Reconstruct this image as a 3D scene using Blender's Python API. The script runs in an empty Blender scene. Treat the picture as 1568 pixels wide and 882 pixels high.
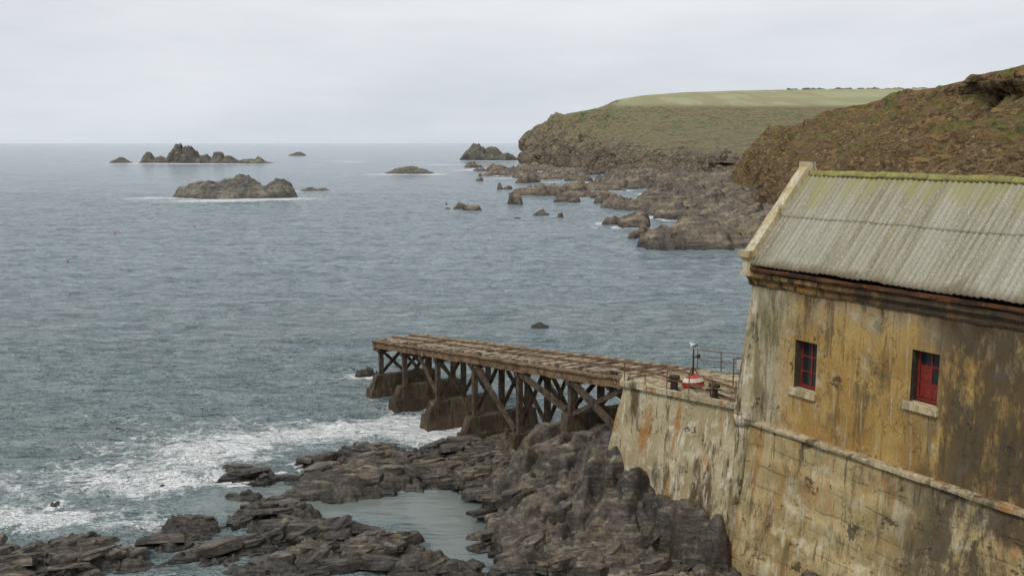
import bpy, bmesh, math, random
import numpy as np
from mathutils import Vector, Matrix
random.seed(7)
scene=bpy.context.scene
R=math.radians
# ------------------------------------------------------------------ noise
def _h(ix,iy,iz,s):
    n=(ix.astype(np.int64)*374761393+iy.astype(np.int64)*668265263+iz.astype(np.int64)*1274126177+s*974634777)&0xffffffff
    n=n.astype(np.uint32)
    n^=n>>np.uint32(15); n=n*np.uint32(2246822519); n^=n>>np.uint32(13); n=n*np.uint32(3266489917); n^=n>>np.uint32(16)
    return n.astype(np.float64)/4294967296.0
def vn(x,y,z,s):
    x,y,z=np.broadcast_arrays(np.asarray(x,float),np.asarray(y,float),np.asarray(z,float))
    xi=np.floor(x);yi=np.floor(y);zi=np.floor(z)
    fx=x-xi;fy=y-yi;fz=z-zi
    fx=fx*fx*fx*(fx*(fx*6-15)+10);fy=fy*fy*fy*(fy*(fy*6-15)+10);fz=fz*fz*fz*(fz*(fz*6-15)+10)
    def c(a,b,d): return _h(xi+a,yi+b,zi+d,s)
    x00=c(0,0,0)*(1-fx)+c(1,0,0)*fx; x10=c(0,1,0)*(1-fx)+c(1,1,0)*fx
    r=x00*(1-fy)+x10*fy
    if np.any(fz!=0):
        x01=c(0,0,1)*(1-fx)+c(1,0,1)*fx; x11=c(0,1,1)*(1-fx)+c(1,1,1)*fx
        r=r*(1-fz)+(x01*(1-fy)+x11*fy)*fz
    return r*2-1
def fbm(x,y,z=0.0,o=4,s=1,g=.5):
    a=1.;t=0.;r=0.
    x=np.asarray(x,float);y=np.asarray(y,float)
    for i in range(o):
        r=r+a*vn(x,y,z,s+i*17);t+=a;a*=g
        x,y=(x*.8-y*.6)*2.03+5.1,(x*.6+y*.8)*2.03+1.7
        z=np.asarray(z)*2.03
    return r/t
def ridged(x,y,z=0.0,o=4,s=1):
    a=1.;t=0.;r=0.
    x=np.asarray(x,float);y=np.asarray(y,float)
    for i in range(o):
        r=r+a*(1-np.abs(vn(x,y,z,s+i*13))*1.6);t+=a;a*=.5
        x,y=(x*.8-y*.6)*2.1+3.1,(x*.6+y*.8)*2.1+7.7
        z=np.asarray(z)*2.1
    return r/t
def sst(a,b,x):
    t=np.clip((x-a)/(b-a),0,1);return t*t*(3-2*t)
def voro(x,y,s):
    xi=np.floor(x);yi=np.floor(y);z0=np.zeros_like(xi)
    f1=np.full(x.shape,9.);f2=np.full(x.shape,9.);r=np.zeros(x.shape);dx=np.zeros(x.shape);dy=np.zeros(x.shape)
    for i in(-1,0,1):
        for j in(-1,0,1):
            cx=xi+i;cy=yi+j
            px=cx+.1+.8*_h(cx,cy,z0,s);py=cy+.1+.8*_h(cx,cy,z0,s+1)
            ex=x-px;ey=y-py;d=np.sqrt(ex*ex+ey*ey)
            n=d<f1
            f2=np.where(n,f1,np.minimum(f2,d));f1=np.where(n,d,f1)
            r=np.where(n,_h(cx,cy,z0,s+2),r);dx=np.where(n,ex,dx);dy=np.where(n,ey,dy)
    return f1,f2,r,dx,dy
def blocks(x,y,s,ang,lx,ly,tilt=1.2,crack=.8,dip=0.,cw=.16,wr=.6):
    c,sn=math.cos(ang),math.sin(ang)
    w=fbm(x*.5/lx,y*.5/lx,0,3,s+50)*wr*lx
    u=(x*c+y*sn+w)/lx; v=(-x*sn+y*c+w*.5)/ly
    f1,f2,r,dx,dy=voro(u,v,s)
    r2=(r*7.31)%1;r3=(r*13.7)%1
    h=(r-.5)+tilt*(dx*(r2-.5)+dy*(r3-.5))+dip*dy
    return h-crack*(1-sst(0,cw,f2-f1))
def domes(x,y,s,ang,lx,ly,wr=.5):
    c,sn=math.cos(ang),math.sin(ang)
    w=fbm(x*.6/lx,y*.6/lx,0,3,s+50)*wr*lx
    u=(x*c+y*sn+w)/lx; v=(-x*sn+y*c+w*.6)/ly
    f1,f2,r,dx,dy=voro(u,v,s)
    return np.sqrt(np.clip(f2-f1,0,1))*1.1+ (r-.5)*.35*sst(0,.35,f2-f1)-.6
# ------------------------------------------------------------------ mesh helpers
def grid_obj(name,V,mat,smooth=True,attrs=None,parent=None):
    ny,nx=V.shape[:2]
    me=bpy.data.meshes.new(name)
    me.vertices.add(nx*ny); me.vertices.foreach_set('co',V.reshape(-1).astype(np.float32))
    i=np.arange((ny-1)*nx).reshape(ny-1,nx)[:,:-1].reshape(-1)
    q=np.stack([i,i+1,i+1+nx,i+nx],1).reshape(-1).astype(np.int32)
    nf=len(i)
    me.loops.add(nf*4);me.loops.foreach_set('vertex_index',q)
    me.polygons.add(nf);me.polygons.foreach_set('loop_start',np.arange(0,nf*4,4,dtype=np.int32))
    me.polygons.foreach_set('use_smooth',np.full(nf,smooth,dtype=bool))
    me.update(calc_edges=True);me.validate()
    for k,a in (attrs or {}).items():
        at=me.attributes.new(k,'FLOAT','POINT');at.data.foreach_set('value',a.reshape(-1).astype(np.float32))
    me.materials.append(mat)
    o=bpy.data.objects.new(name,me);scene.collection.objects.link(o)
    if parent:o.parent=parent
    return o
def bm_obj(name,bm,mat,parent=None,smooth=False,bevel=0):
    bmesh.ops.recalc_face_normals(bm,faces=bm.faces)
    me=bpy.data.meshes.new(name);bm.to_mesh(me);bm.free()
    if smooth:
        for p in me.polygons:p.use_smooth=True
    me.materials.append(mat)
    o=bpy.data.objects.new(name,me);scene.collection.objects.link(o)
    if parent:o.parent=parent
    if bevel:
        b=o.modifiers.new('bevel','BEVEL');b.width=bevel;b.segments=2;b.limit_method='ANGLE'
    return o
def empty(name,loc=(0,0,0),rz=0):
    e=bpy.data.objects.new(name,None);e.location=loc;e.rotation_euler=(0,0,rz);scene.collection.objects.link(e);return e
def hexa(bm,pts):
    v=[bm.verts.new(p) for p in pts]
    for f in((0,3,2,1),(4,5,6,7),(0,1,5,4),(1,2,6,5),(2,3,7,6),(3,0,4,7)):bm.faces.new([v[i] for i in f])
def box(bm,x0,x1,y0,y1,z0,z1):
    hexa(bm,[(x0,y0,z0),(x1,y0,z0),(x1,y1,z0),(x0,y1,z0),(x0,y0,z1),(x1,y0,z1),(x1,y1,z1),(x0,y1,z1)])
def frust(bm,a,b):
    hexa(bm,[(a[0],a[2],a[4]),(a[1],a[2],a[4]),(a[1],a[3],a[4]),(a[0],a[3],a[4]),(b[0],b[2],b[4]),(b[1],b[2],b[4]),(b[1],b[3],b[4]),(b[0],b[3],b[4])])
def beam(bm,p,q,w,h):
    p=Vector(p);q=Vector(q);d=(q-p).normalized()
    up=Vector((0,0,1)) if abs(d.z)<.95 else Vector((1,0,0))
    s=d.cross(up).normalized();u=s.cross(d).normalized()
    s*=w/2;u*=h/2
    hexa(bm,[p-s-u,p+s-u,p+s+u,p-s+u,q-s-u,q+s-u,q+s+u,q-s+u])
def tube(bm,p,q,r,n=8,r2=None):
    p=Vector(p);q=Vector(q);d=(q-p).normalized();r2=r if r2 is None else r2
    up=Vector((0,0,1)) if abs(d.z)<.95 else Vector((1,0,0))
    s=d.cross(up).normalized();u=s.cross(d)
    A=[bm.verts.new(p+(s*math.cos(t)+u*math.sin(t))*r) for t in[2*math.pi*i/n for i in range(n)]]
    B=[bm.verts.new(q+(s*math.cos(t)+u*math.sin(t))*r2) for t in[2*math.pi*i/n for i in range(n)]]
    for i in range(n):bm.faces.new((A[i],A[(i+1)%n],B[(i+1)%n],B[i]))
    bm.faces.new(A[::-1]);bm.faces.new(B)
def ell(bm,c,r,rot=None,n=12):
    m=Matrix.Translation(c)@(rot.to_4x4() if rot else Matrix.Identity(4))@Matrix.Diagonal((*r,1))
    bmesh.ops.create_uvsphere(bm,u_segments=n,v_segments=n//2+2,radius=1,matrix=m)
def roughen(bm,edge,amp,sc,seed,cuts=None):
    for it in range(6):
        es=[e for e in bm.edges if e.calc_length()>edge]
        if not es:break
        bmesh.ops.subdivide_edges(bm,edges=es,cuts=1,use_grid_fill=True)
    bmesh.ops.triangulate(bm,faces=[f for f in bm.faces if len(f.verts)>4])
    bm.normal_update()
    co=np.array([v.co[:] for v in bm.verts])
    n=[fbm(co[:,0]*sc,co[:,1]*sc,co[:,2]*sc+k*31.,3,seed+k*5)*amp for k in range(3)]
    for i,v in enumerate(bm.verts):v.co+=Vector((n[0][i],n[1][i],n[2][i]))
# ------------------------------------------------------------------ materials
def S(r,g,b,k=1.):
    f=lambda c:(c/255/12.92 if c/255<=.04045 else ((c/255+.055)/1.055)**2.4)*k
    return (f(r),f(g),f(b),1)
class M:
    def __init__(s,name,rough=.85,spec=.3):
        s.m=bpy.data.materials.new(name);s.m.use_nodes=True;s.t=s.m.node_tree;s.t.nodes.clear()
        s.out=s.t.nodes.new('ShaderNodeOutputMaterial');s.b=s.t.nodes.new('ShaderNodeBsdfPrincipled')
        s.t.links.new(s.b.outputs[0],s.out.inputs[0]);s.b.inputs['Roughness'].default_value=rough
        s.b.inputs['Specular IOR Level'].default_value=spec
    def set(s,sock,v):
        if isinstance(v,bpy.types.NodeSocket):s.t.links.new(v,sock)
        elif v is not None:sock.default_value=v
    def pos(s):return s.t.nodes.new('ShaderNodeNewGeometry').outputs['Position']
    def nz(s):
        n=s.t.nodes.new('ShaderNodeSeparateXYZ');s.t.links.new(s.t.nodes.new('ShaderNodeNewGeometry').outputs['Normal'],n.inputs[0]);return n.outputs[2]
    def obj(s):return s.t.nodes.new('ShaderNodeTexCoord').outputs['Object']
    def sep(s,v):
        n=s.t.nodes.new('ShaderNodeSeparateXYZ');s.set(n.inputs[0],v);return n.outputs
    def map(s,v,sc=(1,1,1),rot=(0,0,0),loc=(0,0,0)):
        n=s.t.nodes.new('ShaderNodeMapping');s.set(n.inputs[0],v);n.inputs['Scale'].default_value=sc;n.inputs['Rotation'].default_value=rot;n.inputs['Location'].default_value=loc;return n.outputs[0]
    def noise(s,v,sc,d=5,r=.55,dist=0):
        n=s.t.nodes.new('ShaderNodeTexNoise');s.set(n.inputs['Vector'],v);n.inputs['Scale'].default_value=sc;n.inputs['Detail'].default_value=d;n.inputs['Roughness'].default_value=r;n.inputs['Distortion'].default_value=dist;return n.outputs[0]
    def vor(s,v,sc,feat='DISTANCE_TO_EDGE'):
        n=s.t.nodes.new('ShaderNodeTexVoronoi');n.feature=feat;s.set(n.inputs['Vector'],v);n.inputs['Scale'].default_value=sc;return n.outputs['Distance']
    def mr(s,v,a,b,c=0.,d=1.):
        n=s.t.nodes.new('ShaderNodeMapRange');n.interpolation_type='SMOOTHSTEP';s.set(n.inputs[0],v)
        for i,x in enumerate((a,b,c,d)):n.inputs[i+1].default_value=x
        return n.outputs[0]
    def mix(s,f,a,b,bl='MIX'):
        n=s.t.nodes.new('ShaderNodeMix');n.data_type='RGBA';n.blend_type=bl;s.set(n.inputs[0],f);s.set(n.inputs[6],a);s.set(n.inputs[7],b);return n.outputs[2]
    def ma(s,op,a,b=None):
        n=s.t.nodes.new('ShaderNodeMath');n.operation=op;s.set(n.inputs[0],a);s.set(n.inputs[1],b);return n.outputs[0]
    def bump(s,h,st=.5,dist=.05,prev=None):
        n=s.t.nodes.new('ShaderNodeBump');s.set(n.inputs['Height'],h);s.set(n.inputs['Strength'],st);n.inputs['Distance'].default_value=dist
        if prev:s.set(n.inputs['Normal'],prev)
        return n.outputs[0]
    def attr(s,nm):
        n=s.t.nodes.new('ShaderNodeAttribute');n.attribute_name=nm;return n.outputs['Fac']
    def fin(s,col,nrm=None,rough=None):
        s.set(s.b.inputs['Base Color'],col)
        if nrm:s.set(s.b.inputs['Normal'],nrm)
        if rough is not None:s.set(s.b.inputs['Roughness'],rough)
        return s.m
def rock_mat(name,c1,c2,c3,sc=1.,wet=.5,bd=.05,lich=None,ang=.3,dk=.7,line=.75):
    m=M(name,.75,.4);p=m.pos()
    st=m.map(p,(.28*sc,2.0*sc,3.0*sc),(R(14),R(8),ang))
    n1=m.noise(p,.4*sc,5,.6);n2=m.noise(st,1.1,6,.62,.5);n3=m.noise(p,5*sc,5,.7);n4=m.noise(p,1.4*sc,5,.65)
    c=m.mix(m.mr(m.ma('ADD',m.ma('MULTIPLY',n1,.5),m.ma('MULTIPLY',n4,.5)),.42,.58),c1,c2)
    c=m.mix(m.mr(n2,.54,.68),c,c3)
    c=m.mix(m.mr(n3,.34,.64,0,1),m.mix(.5,c,(.012,.01,.009,1)),c)
    if lich:c=m.mix(m.ma('MULTIPLY',m.mr(m.noise(p,.8*sc,5,.7),.55,.66),.55),c,lich)
    cr=m.mr(m.ma('ABSOLUTE',m.ma('SUBTRACT',n2,.47)),0,.015)
    c=m.mix(m.ma('ADD',m.ma('MULTIPLY',cr,line),1-line),(.012,.01,.009,1),c)
    z=m.sep(p)[2]
    w=m.mr(m.ma('ADD',z,m.ma('MULTIPLY',n1,-wet)),-wet*.3,wet*.7)
    c=m.mix(w,m.mix(dk,c,(.014,.014,.011,1)),c)
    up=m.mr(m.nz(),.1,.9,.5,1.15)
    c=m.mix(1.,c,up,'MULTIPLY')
    b=m.bump(m.ma('ADD',m.ma('ADD',m.ma('MULTIPLY',n2,.7),m.ma('MULTIPLY',n4,.6)),m.ma('MULTIPLY',n3,.35)),1.,bd)
    b=m.bump(cr,.5,bd*.5,b)
    return m.fin(c,b,m.mr(w,0,1,.26,.62))
MAT={}
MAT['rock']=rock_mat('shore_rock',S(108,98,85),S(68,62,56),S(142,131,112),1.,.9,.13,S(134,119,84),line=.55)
MAT['rockdark']=rock_mat('foreshore_rock',S(128,115,96),S(92,83,73),S(156,143,118),.2,1.2,.6,S(142,127,88),dk=.65)  # base colours lightened somewhat for distance haze
MAT['islet']=rock_mat('islet_rock',S(124,120,106),S(98,96,91),S(146,141,120),.13,1.2,.8,S(132,132,90),dk=.4)  # pale rock tones include painted-in distance haze
def cliff_mat(name,rk1,rk2,rk3,g1,g2,dry,field,sc,zf,thr,zk,zc):
    m=M(name,.95,.1);p=m.pos();nz=m.nz();z=m.sep(p)[2]
    a=m.noise(p,.1*sc,6,.65);b=m.noise(m.map(p,(.3,.3,1.2),(0,R(10),0)),.35*sc,5,.7);d=m.noise(p,.8*sc,5,.72);e=m.noise(p,.035*sc,4,.6);g=m.noise(p,.3*sc,6,.72,.3)
    rk=m.mix(m.mr(b,.38,.62),rk1,rk2);rk=m.mix(m.mr(d,.52,.68),rk,rk3)
    rk=m.mix(m.mr(m.ma('ABSOLUTE',m.ma('SUBTRACT',b,.46)),0,.045,.2,1),(.03,.026,.022,1),rk)
    gr=m.mix(m.mr(a,.42,.58),g1,g2);gr=m.mix(m.mr(m.noise(p,.25*sc,6,.7),.46,.56),gr,dry)
    gr=m.mix(m.mr(d,.34,.56,.0,1),m.mix(.5,gr,(.02,.03,.012,1)),gr)
    gr=m.mix(m.mr(g,.55,.6),gr,m.mix(.45,gr,(.03,.042,.018,1)))
    sl=m.ma('ADD',m.ma('MULTIPLY',nz,.8),m.ma('MULTIPLY',m.ma('SUBTRACT',a,.5),2.4))
    sl=m.ma('ADD',sl,m.ma('MULTIPLY',m.ma('SUBTRACT',g,.5),1.8))
    sl=m.ma('ADD',sl,m.ma('MULTIPLY',m.ma('SUBTRACT',z,zc),zk))
    c=m.mix(m.mr(sl,thr-.05,thr+.05),rk,gr)
    if field:
        f=m.ma('MULTIPLY',m.mr(nz,.93,.975),m.mr(z,zf,zf+6))
        fc=m.mix(m.mr(e,.4,.6),field,m.mix(.3,field,g1))
        fc=m.mix(m.mr(m.noise(m.map(p,(1,.2,1),(0,0,.4)),.05,4,.6),.5,.6),fc,m.mix(.45,field,dry))
        c=m.mix(f,c,fc)
    c=m.mix(m.mr(z,.5,6),m.mix(.45,c,(.03,.028,.025,1)),c)
    bp=m.bump(m.ma('ADD',d,m.ma('ADD',b,a)),1.,2./sc if sc>0 else 1)
    return m.fin(c,bp)
MAT['far']=cliff_mat('headland_turf',S(160,146,124),S(134,122,107),S(180,165,138),S(132,142,102),S(152,148,114),S(164,146,116),S(196,195,154),.5,46,.52,.018,27)  # distance haze is mixed into these base colours, paler than bare turf and rock
MAT['cliff']=cliff_mat('cliff_face',S(162,134,94),S(118,101,77),S(190,166,122),S(106,114,64),S(134,128,80),S(156,120,78),None,1.1,0,.68,.022,24)
def plaster(name,c1,c2,grey,dark,stainx=None,topz=None,seed=0.,moss=None,joint=False,peel=.62,greyT=.52,left=False,strk=.5,rustk=0.):
    m=M(name,.9,.2);p=m.map(m.obj(),loc=(seed,seed*.7,seed*.3));x,y,z=m.sep(m.obj())
    n1=m.noise(p,.5,6,.62);n2=m.noise(p,.9,8,.68,.3);n3=m.noise(p,9,5,.7);sk=m.noise(m.map(p,(1.3,1.3,.26)),1.,8,.7,.15);sk2=m.noise(m.map(p,(3.4,3.4,.22)),1.,6,.7,.15)
    c=m.mix(m.mr(n1,.38,.62),c1,c2)
    c=m.mix(m.ma('MULTIPLY',m.mr(n2,greyT,greyT+.1),.75),c,grey)
    if left:
        f=m.mr(m.ma('ADD',x,m.ma('MULTIPLY',n2,4.2)),5.2,3.0);c=m.mix(m.ma('MULTIPLY',f,.85),c,grey)
        f=m.ma('MULTIPLY',m.mr(x,4.2,.6),m.ma('MULTIPLY',m.mr(z,10,12.6),m.mr(sk,.42,.55)));c=m.mix(m.ma('MULTIPLY',f,.85),c,S(112,112,58))
        f=m.ma('MULTIPLY',m.mr(m.ma('ADD',z,m.ma('MULTIPLY',sk,5.)),14.4,16.4),m.mr(n2,.35,.55));c=m.mix(m.ma('MULTIPLY',f,.75),c,m.mix(.4,grey,dark))
    c=m.mix(m.ma('MULTIPLY',m.mr(sk,.52,.64),strk+.15),c,dark)
    k2=m.ma('MULTIPLY',m.mr(sk2,.54,.64),m.mr(n1,.44,.56))
    c=m.mix(m.ma('MULTIPLY',k2,strk+.2),c,grey)
    k3=m.ma('MULTIPLY',m.mr(sk2,.47,.38),m.mr(n1,.54,.44))
    c=m.mix(m.ma('MULTIPLY',k3,strk+.25),c,dark)
    dm=m.noise(m.map(p,(.8,.8,.5),loc=(3,8,1)),.9,8,.7,.2)
    c=m.mix(m.ma('MULTIPLY',m.mr(dm,.54,.66),strk+.1),c,S(84,80,58))
    if rustk:c=m.mix(m.ma('MULTIPLY',m.mr(m.noise(m.map(p,(1.,1.,.3),loc=(9,4,2)),.9,7,.7,.2),.55,.66),rustk),c,S(164,108,44))
    pm=m.mr(m.noise(p,.8,8,.7,.3),peel,peel+.015)
    c=m.mix(m.ma('MULTIPLY',pm,.85),c,m.mix(m.mr(n3,.4,.6),dark,(.05,.038,.028,1)))
    if stainx is not None:
        f=m.ma('MULTIPLY',m.mr(x,stainx,stainx+3.),m.mr(m.noise(m.map(p,(1.3,1.3,.5)),.8,8,.72,.1),.38,.52))
        c=m.mix(m.ma('MULTIPLY',f,.85),c,(.065,.05,.034,1))
    if topz is not None:
        f=m.ma('MULTIPLY',m.mr(m.ma('ADD',z,m.ma('MULTIPLY',sk,3.)),topz,topz+1.2),.88)
        c=m.mix(f,c,m.mix(m.mr(n2,.4,.6),S(66,50,36),S(106,78,48)))
    ck=m.mr(m.ma('ABSOLUTE',m.ma('SUBTRACT',m.noise(p,.42,5,.55,.2),.52)),0,.0035)
    c=m.mix(m.ma('ADD',m.ma('MULTIPLY',ck,.6),.4),(.05,.04,.03,1),c)
    c=m.mix(m.mr(n3,.25,.7),m.mix(.35,c,(.05,.04,.03,1)),c)
    h=m.ma('ADD',m.ma('ADD',m.ma('MULTIPLY',n3,.35),ck),m.ma('MULTIPLY',pm,-.8))
    if joint:
        j=m.ma('FRACT',m.ma('ADD',m.ma('MULTIPLY',z,1.1),m.ma('MULTIPLY',n1,.5)))
        jm=m.mr(m.ma('ABSOLUTE',m.ma('SUBTRACT',j,.5)),0,.06)
        jm=m.ma('MAXIMUM',jm,m.mr(n2,.44,.52))
        c=m.mix(jm,m.mix(.35,c,(.05,.04,.03,1)),c);h=m.ma('ADD',h,m.ma('MULTIPLY',jm,.6))
    b=m.bump(h,.8,.035)
    return m.fin(c,b)
MAT['wallU']=plaster('ochre_render',S(188,156,94),S(164,129,72),S(192,184,158),S(96,74,48),7.8,14.6,3.,None,False,.63,.56,True,.48,.4)
MAT['wallL']=plaster('weathered_masonry',S(184,166,122),S(160,138,94),S(196,186,156),S(86,70,48),7.4,None,8.,None,True,.60,.52,False,.5,.5)
MAT['conc']=plaster('pale_concrete',S(188,175,142),S(162,147,112),S(214,204,182),S(76,60,42),None,None,5.,None,False,.65,.53,False,.7,.7)
MAT['trim']=plaster('trim_render',S(140,112,70),S(112,80,48),S(166,146,106),S(40,28,20),4.,None,1.,None,False,.56,.6,False,.7,.8)
MAT['cop']=plaster('coping_stone',S(206,192,154),S(186,166,124),S(214,206,182),S(120,98,62),None,None,2.,None,False,.68,.5,False,.3)
MAT['plinth']=plaster('wet_concrete',S(96,84,66),S(62,54,44),S(120,108,86),S(34,30,26),None,None,4.,None,False,.6,.56)
def simple(name,c1,c2,c3,sc=3.,rough=.85,st=(1,1,1),bd=.02):
    m=M(name,rough,.25);p=m.map(m.obj(),st)
    n=m.noise(p,sc,6,.65,.2);n2=m.noise(p,sc*4,5,.7)
    c=m.mix(m.mr(n,.38,.62),c1,c2);c=m.mix(m.mr(n2,.55,.68),c,c3)
    return m.fin(c,m.bump(n2,.7,bd))
MAT['timber']=simple('weathered_timber',S(88,76,61),S(56,48,40),S(126,113,93),2.)
MAT['edge']=simple('rusted_edge_beam',S(124,100,74),S(80,62,46),S(168,151,122),1.3,bd=.04)
MAT['deck']=simple('deck_planks',S(166,152,128),S(114,99,80),S(80,64,49),1.6)
MAT['rust']=simple('rusty_iron',S(128,100,74),S(90,70,53),S(158,134,108),4.)
MAT['redpaint']=simple('red_paint',S(134,46,38),S(104,40,32),S(152,84,70),5.,.5)
MAT['bright']=simple('red_hull_paint',S(190,56,40),S(176,50,38),S(190,90,70),5.,.5)
MAT['whitepaint']=simple('white_paint',S(222,220,212),S(206,202,194),S(190,180,165),5.,.5)
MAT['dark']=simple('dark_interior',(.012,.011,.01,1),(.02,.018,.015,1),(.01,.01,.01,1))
MAT['iron']=simple('black_iron',S(50,46,42),S(66,52,42),S(92,64,46),5.)
MAT['moss']=simple('ridge_moss',S(152,146,84),S(126,120,72),S(178,170,126),2.5,bd=.05)
MAT['gutter']=simple('rusty_gutter',S(96,62,40),S(52,38,30),S(132,80,44),1.5,st=(.6,1,1))
m=M('window_glass',.12,.5);MAT['glass']=m.fin((.02,.024,.026,1))
m=M('gull_plumage',.7,.2);z=m.sep(m.obj());MAT['gull']=m.fin(m.mix(m.mr(m.noise(m.obj(),6,2),.45,.55),S(235,235,232),S(205,206,208)))
MAT['gullwing']=simple('gull_wing',S(120,124,130),S(104,108,114),S(134,138,142),6.)
MAT['beak']=simple('gull_beak',S(214,168,50),S(200,150,50),S(214,168,50),6.)
# roof
m=M('corrugated_roof',.9,.15);o=m.obj();x,y,z=m.sep(o)
n1=m.noise(o,.4,6,.65);sk=m.noise(m.map(o,(3.2,.18,.18)),1.,5,.65);n3=m.noise(o,12,5,.75);sh=m.noise(m.map(o,(1.02,.02,.02)),1.,0,.5)
c=m.mix(m.mr(sk,.4,.62),S(162,158,140),S(134,129,108));c=m.mix(m.mr(sh,.4,.6,0,.35),c,S(176,173,158))
c=m.mix(m.mr(n3,.53,.66),c,S(190,187,170));c=m.mix(m.mr(m.noise(o,20,4,.7),.57,.66),c,S(78,72,56))
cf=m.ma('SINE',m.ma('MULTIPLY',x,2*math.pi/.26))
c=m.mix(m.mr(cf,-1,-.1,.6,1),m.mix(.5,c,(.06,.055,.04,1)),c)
mo=m.ma('ADD',m.ma('MULTIPLY',m.mr(z,16.6,19.),.3),m.noise(m.map(o,(1,.3,.3)),1.6,6,.7))
c=m.mix(m.ma('MULTIPLY',m.mr(mo,.56,.8),.75),c,S(148,145,98))
c=m.mix(m.ma('MULTIPLY',m.mr(m.ma('SUBTRACT',n1,m.ma('MULTIPLY',m.mr(z,14.6,15.6),.2)),.42,.54),.45),c,S(102,94,70))
c=m.mix(m.ma('MULTIPLY',m.mr(m.ma('ADD',z,m.ma('MULTIPLY',sk,.8)),15.45,15.05),.6),c,S(92,70,48))
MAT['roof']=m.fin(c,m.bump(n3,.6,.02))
# ------------------------------------------------------------------ near shore terrain
ROCKS=[ # x,y,rx,ry,h,ang
(-22,45.6,4.8,2.9,.6,.15),(-29,45,6,3.2,.6,.1),(-25,43,7,2.2,.7,0),(-17,49.3,2.,2.4,.35,.4),(-14.9,45.9,1.6,1.1,.3,.2),(-17.4,45.0,1.6,1.,.3,.2),
(-15.1,54.1,1.2,.8,.35,.2),(-12.7,50.9,2.8,1.8,.4,-.25),(-9.8,48.6,3.7,2.0,.45,-.3),(-6.8,46.3,3.8,2.0,.5,-.25),(-3.6,44.2,2.8,1.6,.55,0),(-10.8,44.6,3.6,1.8,.4,.1),(-13,47.5,2.4,1.5,.25,0),
(-9.4,56.2,4.5,3.2,.9,.35),(-15.3,57.6,2.8,1.5,.3,-.3),(-12,60,2.,1.,.3,0),(-7.7,61.2,4.8,1.7,.45,.15),(-3.6,59,2.8,2.8,.65,.1),(-2.2,62,3.2,3.2,.65,.1),(-6.5,58.7,3,2,.6,0),
(-25.2,53.4,.5,.4,.0,0),(-12.8,84.6,1.6,1.0,.1,0),(-20,56,.9,.5,.1,0),
(3.2,53.6,4.6,4.8,3.9,.2),(6.8,51,4.2,3.6,4.8,-.4),(5.6,46.9,4.4,4.0,3.1,-.3),(4.5,49.1,2.7,2.3,4.7,-.4),(6.4,46.5,2.5,2.0,4.2,-.6),(8.0,45.1,2.1,1.6,3.5,-.6),(9.2,43.9,1.4,1.3,2.8,-.3),(2.8,49.2,4.0,4.6,2.4,0),(4.0,45.2,4.2,3.,1.8,.1),(1.2,44.3,2.6,1.4,.7,.1),
(11.6,38.9,2.8,1.6,1.9,.1),(6.6,41.6,3.4,2.2,1.1,0),(16,44,9,7,.8,0),(3,57,5,5,2.2,0),(-1,57,3.2,3,.9,0),(17,58,10,9,2.5,0),(26,54,13,14,4,0)]
def near_base(x,y,warp=True):
    wx=x+fbm(x*.45,y*.45,0,4,11)*1.3;wy=y+fbm(x*.45,y*.45,0,4,12)*1.3
    e=np.full(np.shape(x),-1.4)
    for cx,cy,rx,ry,h,a in ROCKS:
        c,s=math.cos(a),math.sin(a);dx=wx-cx;dy=wy-cy
        d=((dx*c+dy*s)/rx)**2+((-dx*s+dy*c)/ry)**2
        e=np.maximum(e,-1.4+(h+1.4)*(1-np.minimum(d,1.6)**1.6*.65))
    return np.maximum(e,-1.4)
def near_full(X,Y):
    E=near_base(X,Y)
    big=sst(.9,2.2,E)
    ss=np.exp(-(((X+9.4)/4.2)**2+((Y-56)/3.2)**2)**2)
    det=blocks(X,Y,3,.16,2.9,.8,.45,.45,.7,.07,.3)*.6+blocks(X,Y,9,.12,1.2,.3,.5,.5,.7,.09,.3)*.22
    det=det*(1-.5*ss)
    wX=X+fbm(X*.5,Y*.5,0,3,88)*.8;wY=Y+fbm(X*.5,Y*.5,0,3,89)*.8
    detb=domes(wX,wY,21,.6,4.2,2.2)*1.15+domes(wX,wY,23,.5,1.9,.8)*.42+blocks(wX,wY,27,.5,.9,.25,.8,.25,.6,.12,.3)*.09
    A=sst(-1.4,.2,E)
    Z=E+A*(det*(1-big)+detb*big)+fbm(X*1.2,Y*1.2,0,5,31)*.16*A+fbm(X*.3,Y*.3,0,3,32)*.4*(1-A*.5)
    for per,am,sd in((.42,.2,77),):
        q=(Z+X*.22-Y*.16+fbm(X*.3,Y*.3,0,3,sd)*.5)/per;fr=q-np.floor(q)
        Z=Z+A*(sst(0,.55,fr)-fr)*am*(1-.5*ss)*(1-.5*big)
    return Z
xs=np.arange(-34,32,.09);ys=np.arange(38.,72,.09)
X,Y=np.meshgrid(xs,ys)
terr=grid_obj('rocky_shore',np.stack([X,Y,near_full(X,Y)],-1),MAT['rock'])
X,Y=np.meshgrid(np.arange(-17,-9,.12),np.arange(81,88,.12));grid_obj('wave_washed_rock',np.stack([X,Y,near_full(X,Y)],-1),MAT['rock'])
rng=np.random.default_rng(5)
N=11000
px=rng.uniform(-33,11,N);py=rng.uniform(39,66,N)
pe=near_base(px,py);pz=near_full(px,py)
verts=[];faces=[]
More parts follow.
